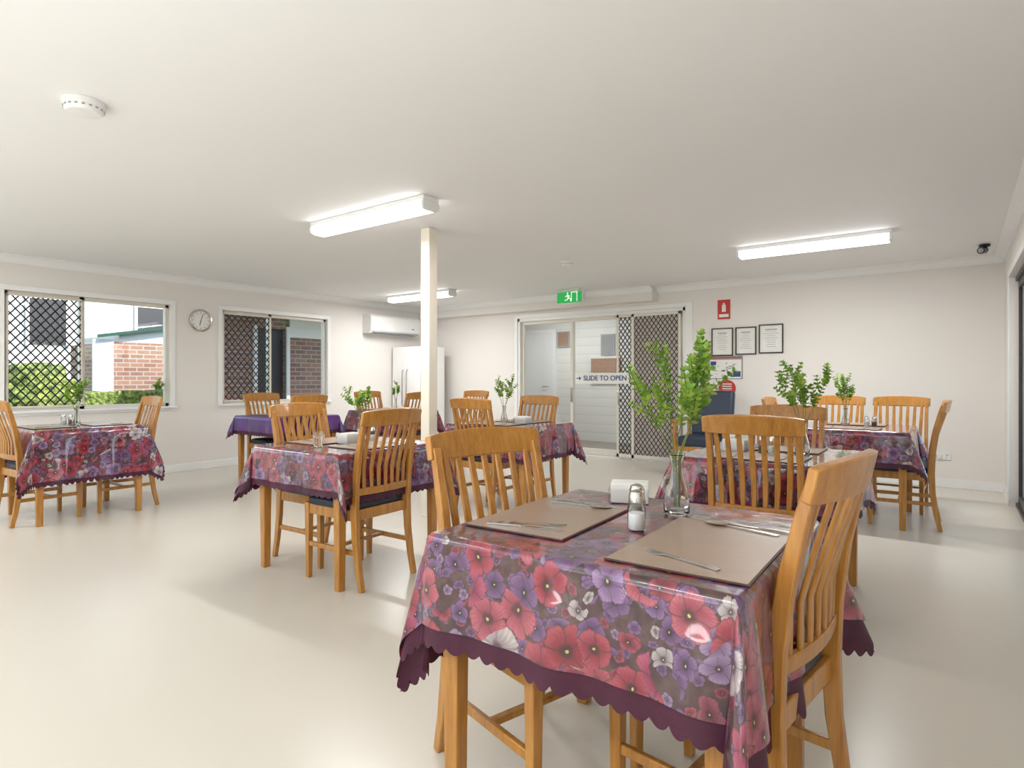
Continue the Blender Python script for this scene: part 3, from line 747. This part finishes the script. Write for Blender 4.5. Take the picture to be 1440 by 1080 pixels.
TABS = {
    'F': (-1.12, -.33, 1.16, 1.94, .28, .235), 'B': (-3.47, -2.66, 2.04, 2.85, .24, .20), 'A': (-6.52, -5.73, 1.55, 2.35, .40, .24),
    'C': (-6.38, -5.60, 3.52, 4.30, .16, .16), 'D': (-6.3, -5.5, 5.0, 5.8, .25, .25), 'E': (-3.72, -2.86, 4.05, 4.82, .26, .26),
    'R1': (-1.2, -.42, 3.06, 3.90, .26, .22), 'R2': (-1.12, -.28, 5.42, 6.30, .24, .24)}
ZC = TZ + .006
for i, (k, t) in enumerate(TABS.items()):
    table(*t[:4]); near = k == 'F'; s = .63 * (i + 1)
    fl = {(-1, -1): .17, (1, 1): .44, (-1, 1): .2, (1, -1): .22} if near else None
    ce = empty('tablecloth', ((t[0] + t[1]) / 2, (t[2] + t[3]) / 2, 0))
    cloth('scalloped_underlay', ce, *t[:4], t[4] + (.10 if near else .04), t[5] + (.055 if near else .04), TZ + .002, 'maroon', .003, True, 120 if near else 70, seed=s, flares=fl)
    cloth('printed_overlay', ce, *t[:4], t[4], t[5], ZC, 'violet' if k == 'C' else 'floral', .012, False, 90 if near else 48, 24 if near else 10, seed=s, flares=fl)
    if k != 'F':
        cx = (t[0] + t[1]) / 2; cy = (t[2] + t[3]) / 2; z = ZC + .001
        if k in ('E', 'R1', 'R2', 'A'):
            placemat(cx, t[2] + .19, .44, .30, z); placemat(cx, t[3] - .19, .44, .30, z)
            for yy, q in ((t[2] + .19, 0), (t[3] - .19, 180)):
                cutlery('fork', cx - .12, yy, z + .0055, q + 4); cutlery('knife', cx + .12, yy, z + .0055, q - 3)
        else:
            placemat(t[0] + .19, cy, .30, .44, z); placemat(t[1] - .19, cy, .30, .44, z)
            for xx, q in ((t[0] + .19, -90), (t[1] - .19, 90)):
                cutlery('fork', xx, cy - .12, z + .0055, q + 4); cutlery('knife', xx, cy + .12, z + .0055, q - 3)
zf = ZC + .001; zc = zf + .0055
placemat(-.955, 1.50, .31, .45, zf, .05); placemat(-.485, 1.46, .315, .49, zf, .02)
cutlery('fork', -.495, 1.295, zc, 74); cutlery('spoon', -.47, 1.655, zc, 78); cutlery('knife', -.43, 1.685, zc, 82)
cutlery('knife', -.935, 1.33, zc, -76); cutlery('fork', -.94, 1.365, zc, -66)
cutlery('spoon', -.95, 1.66, zc, -84); cutlery('knife', -.95, 1.69, zc, -88)
shaker(-.690, 1.50, zf, 'salt', 1.18); shaker(-.728, 1.585, zf, 'pepper', 1.18)
napkins(-.87, 1.84, zf, .4)
vase_plant(-.675, 1.75, zf, .53, .18, 11, .32, .0158, 5)
vase_plant(-.66, 3.52, zf, .50, .17, 5, .26, .018, 5)
vase_plant(-.76, 5.86, zf, .44, .15, 9, .26, .017, 5)
vase_plant(-3.36, 2.77, zf, .37, .14, 4, .30, .016, 5)
vase_plant(-5.90, 5.44, zf, .36, .14, 6, .3, .016, 4)
vase_plant(-3.36, 4.435, zf, .44, .15, 8, .3, .016, 4)
vase_plant(-6.12, 1.95, zf, .40, .15, 10, .34, .016, 4)
vase_plant(XL - .02, 3.33, .822, .36, .12, 12, .3, .015, 4)
shaker(-6.35, 1.93, zf, 'salt'); shaker(-6.30, 1.97, zf, 'pepper')
shaker(-.80, 3.46, zf, 'salt'); shaker(-.86, 3.50, zf, 'pepper'); napkins(-1.0, 3.48, zf, 0)
shaker(-.60, 5.84, zf, 'salt'); shaker(-.55, 5.88, zf, 'pepper')
napkins(-3.065, 2.44, zf, 1.57); glass_cup(-3.06, 2.2, zf); shaker(-3.06, 2.62, zf, 'salt')
napkins(-3.15, 4.435, zf, 0)

# ------------------------------------------------------------ padded armchair by back wall
e = empty('armchair', (-2.40, 7.15, 0))
MB().bb(-.25, .25, -.26, .24, .36, .48).obj('seat_cushion', ['navy2'], e, bevel=.03, seg=3)
mb = MB(); rot = Matrix.Rotation(math.radians(-10), 3, 'X'); mb.box((0, .27, .73), (.50, .10, .56), rot=rot)
mb.obj('back_cushion', ['navy2'], e, bevel=.035, seg=3)
mb = MB()
for s in (-1, 1):
    mb.sweep([(s * .29, -.24, 0), (s * .29, -.24, .64)], (1, 0, 0), .035, .04); mb.sweep([(s * .29, .26, 0), (s * .29, .24, .64)], (1, 0, 0), .035, .04)
    mb.box((s * .29, 0, .655), (.055, .56, .03)); mb.box((s * .28, 0, .33), (.03, .5, .05))
mb.box((0, -.24, .33), (.56, .03, .05)); mb.box((0, .26, .33), (.56, .03, .05)); mb.obj('arm_frame', ['wood'], e, bevel=.005)
mb = MB(); rs = []
for i in range(9):
    a = math.pi * i / 8; rs.append((.29 + .035 * math.cos(a) * -1, .675 + .02 * math.sin(a)))
pts = [(.253, .50)] + rs + [(.33, .48)]
for i in range(len(pts) - 1):
    a, b = pts[i], pts[i + 1]; mb.poly([(a[0], -.2, a[1]), (b[0], -.2, b[1]), (b[0], .05, b[1]), (a[0], .05, a[1])])
mb.obj('folded_towel', ['paper'], e, smooth=60)

# ------------------------------------------------------------ exterior
MB().bb(-45, 30, -30, 40, -.25, -.12).obj('ground_outside', ['grass'], smooth=0)
MB().bb(-9.6, XL - .12, -6, 14, -.12, -.05).bb(XR + .12, 6, -6, 14, -.12, -.05).obj('paving_outside', ['concrete'], smooth=0)
def lumpy(name, c, s, n, amp, fr, parent=None):
    import bmesh
    bm = bmesh.new(); bmesh.ops.create_cube(bm, size=1)
    bmesh.ops.subdivide_edges(bm, edges=bm.edges[:], cuts=n, use_grid_fill=True)
    for v in bm.verts:
        if name == 'round_bush': v.co = v.co.normalized() * .5
        p = Vector((v.co.x * s[0], v.co.y * s[1], v.co.z * s[2]))
        d = noise.noise((p + Vector(c)) * fr) * amp + noise.noise((p + Vector(c)) * fr * 3) * amp * .5
        v.co = p + p.normalized() * d
    me = bpy.data.meshes.new(name); bm.to_mesh(me); bm.free(); me.materials.append(M['hedge']); me.shade_smooth()
    return place(me, name, None, c)
lumpy('garden_hedge', (-11.2, 5.2, .38), (.9, 3.4, 1.1), 26, .10, 5)
lumpy('round_bush', (-10.5, 2.85, .62), (1.2, 1.1, 1.5), 26, .12, 5)
e = empty('neighbour_house', (-17, 4.5, 0))
MB().bb(-2, 0, -5, 9, -.12, 6).obj('walls', ['boards_out'], e, smooth=0)
mb = MB(); fb = MB()
for yy in (-2.6, -.9, .35, 2.6, 4.2):
    for z in (2.0, 4.1):
        mb.bb(.0, .03, yy - .35, yy + .35, z - .05, z + 1.0); fb.bb(.0, .05, yy - .42, yy - .35, z - .1, z + 1.06).bb(.0, .05, yy + .35, yy + .42, z - .1, z + 1.06)
mb.obj('windows', ['dark'], e); fb.obj('window_frames', ['boards_out'], e)
e = empty('brick_outbuilding', (-13, 6.6, 0))
MB().bb(-2.2, 0, -1.85, 2.4, -.12, 1.86).obj('walls', ['brick'], e, smooth=0)
MB().rings([[(xx, -1.75, 1.86), (xx, 2.4, 1.86), (xx, 2.4, 2.75), (xx, -1.75, 2.0)] for xx in (-2.2, -.01)]).obj('gable', ['boards_out'], e, smooth=0)
MB().rings([[(-.05, -2.1, 1.93), (.12, -2.1, 1.93), (.12, -2.1, 1.99), (-.05, -2.1, 1.99)], [(-.05, 2.6, 2.80), (.12, 2.6, 2.80), (.12, 2.6, 2.86), (-.05, 2.6, 2.86)]]).obj('barge_board', ['greenroof'], e)
MB().bb(-.02, .02, -2.2, -1.85, -.12, 1.9).obj('downpipe_panel', ['boards_out'], e)
e = empty('brick_wing', (-10.4, 0, 0))
MB().bb(-.2, 0, 4.95, 6.15, -.12, 2.4).bb(-.2, 0, 6.75, 10, -.12, 2.4).bb(-.2, 0, 6.15, 6.75, 2.1, 2.4).obj('brick_wall', ['brick'], e, smooth=0)
MB().bb(-.15, -.1, 6.15, 6.75, -.12, 2.1).obj('doorway_shade', ['dark'], e)  # dark panel standing in for the shade inside the opening
MB().bb(-.3, 1.3, 4.75, 10, 2.4, 2.5).obj('verandah_soffit', ['cream'], e)
MB().bb(-.02, .04, 6.08, 6.15, 0, 2.15).bb(-.02, .04, 6.75, 6.82, 0, 2.15).bb(.0, .04, 6.82, 9.5, 1.95, 2.35).obj('door_frame_and_fascia', ['cream'], e)
MB().bb(XR + .12, 4.2, -4, 12, 2.55, 2.65).obj('sun_block_roof', ['cream'])  # unseen roof added to keep direct sun out of the right door
MB().bb(7, 7.2, -6, 16, -.12, 1.8).obj('garden_fence', ['cream'])

# ------------------------------------------------------------ light
w = bpy.data.worlds.new('World'); S.world = w; w.use_nodes = True; nt = w.node_tree; nt.nodes.clear()
sky = nt.nodes.new('ShaderNodeTexSky'); sky.sky_type = 'NISHITA'; sky.sun_disc = False; sky.sun_elevation = math.radians(48); sky.sun_rotation = math.radians(60)
bg = nt.nodes.new('ShaderNodeBackground'); bg.inputs[1].default_value = .32; ow = nt.nodes.new('ShaderNodeOutputWorld')
nt.links.new(sky.outputs[0], bg.inputs[0]); nt.links.new(bg.outputs[0], ow.inputs[0])
sd = bpy.data.lights.new('sun', 'SUN'); sd.energy = 4.8; sd.angle = .01; sd.color = (1, .95, .87)
so = bpy.data.objects.new('sun', sd); COL.objects.link(so); so.location = (5, 5, 8)
so.rotation_euler = Vector((-.6, -.35, -.75)).to_track_quat('-Z', 'Y').to_euler()
# unseen fill lights added behind the camera, aimed up to brighten the ceiling
def bounce(x, y, z, energy, size):
    l = bpy.data.lights.new('ceiling_fill', 'AREA'); l.energy = energy; l.shape = 'DISK'; l.size = size; l.color = (1, .99, .985)
    o = bpy.data.objects.new('ceiling_fill', l); COL.objects.link(o); o.location = (x, y, z); o.rotation_euler = (math.pi, 0, 0)
bounce(-1.2, -1.7, .5, 52, 1.8); bounce(-5.0, -1.9, .5, 22, 1.8)

# ------------------------------------------------------------ camera
cd = bpy.data.cameras.new('camera'); cd.lens = 846 / 1440 * 36; cd.sensor_width = 36; cd.shift_y = -8 / 1440; cd.clip_start = .05
co = bpy.data.objects.new('camera', cd); COL.objects.link(co); co.location = (0, 0, 1.16); co.rotation_euler = (math.pi / 2, 0, math.radians(36.4))
S.camera = co
S.view_settings.view_transform = 'Standard'
S.view_settings.look = 'None'
S.view_settings.exposure = 0.9
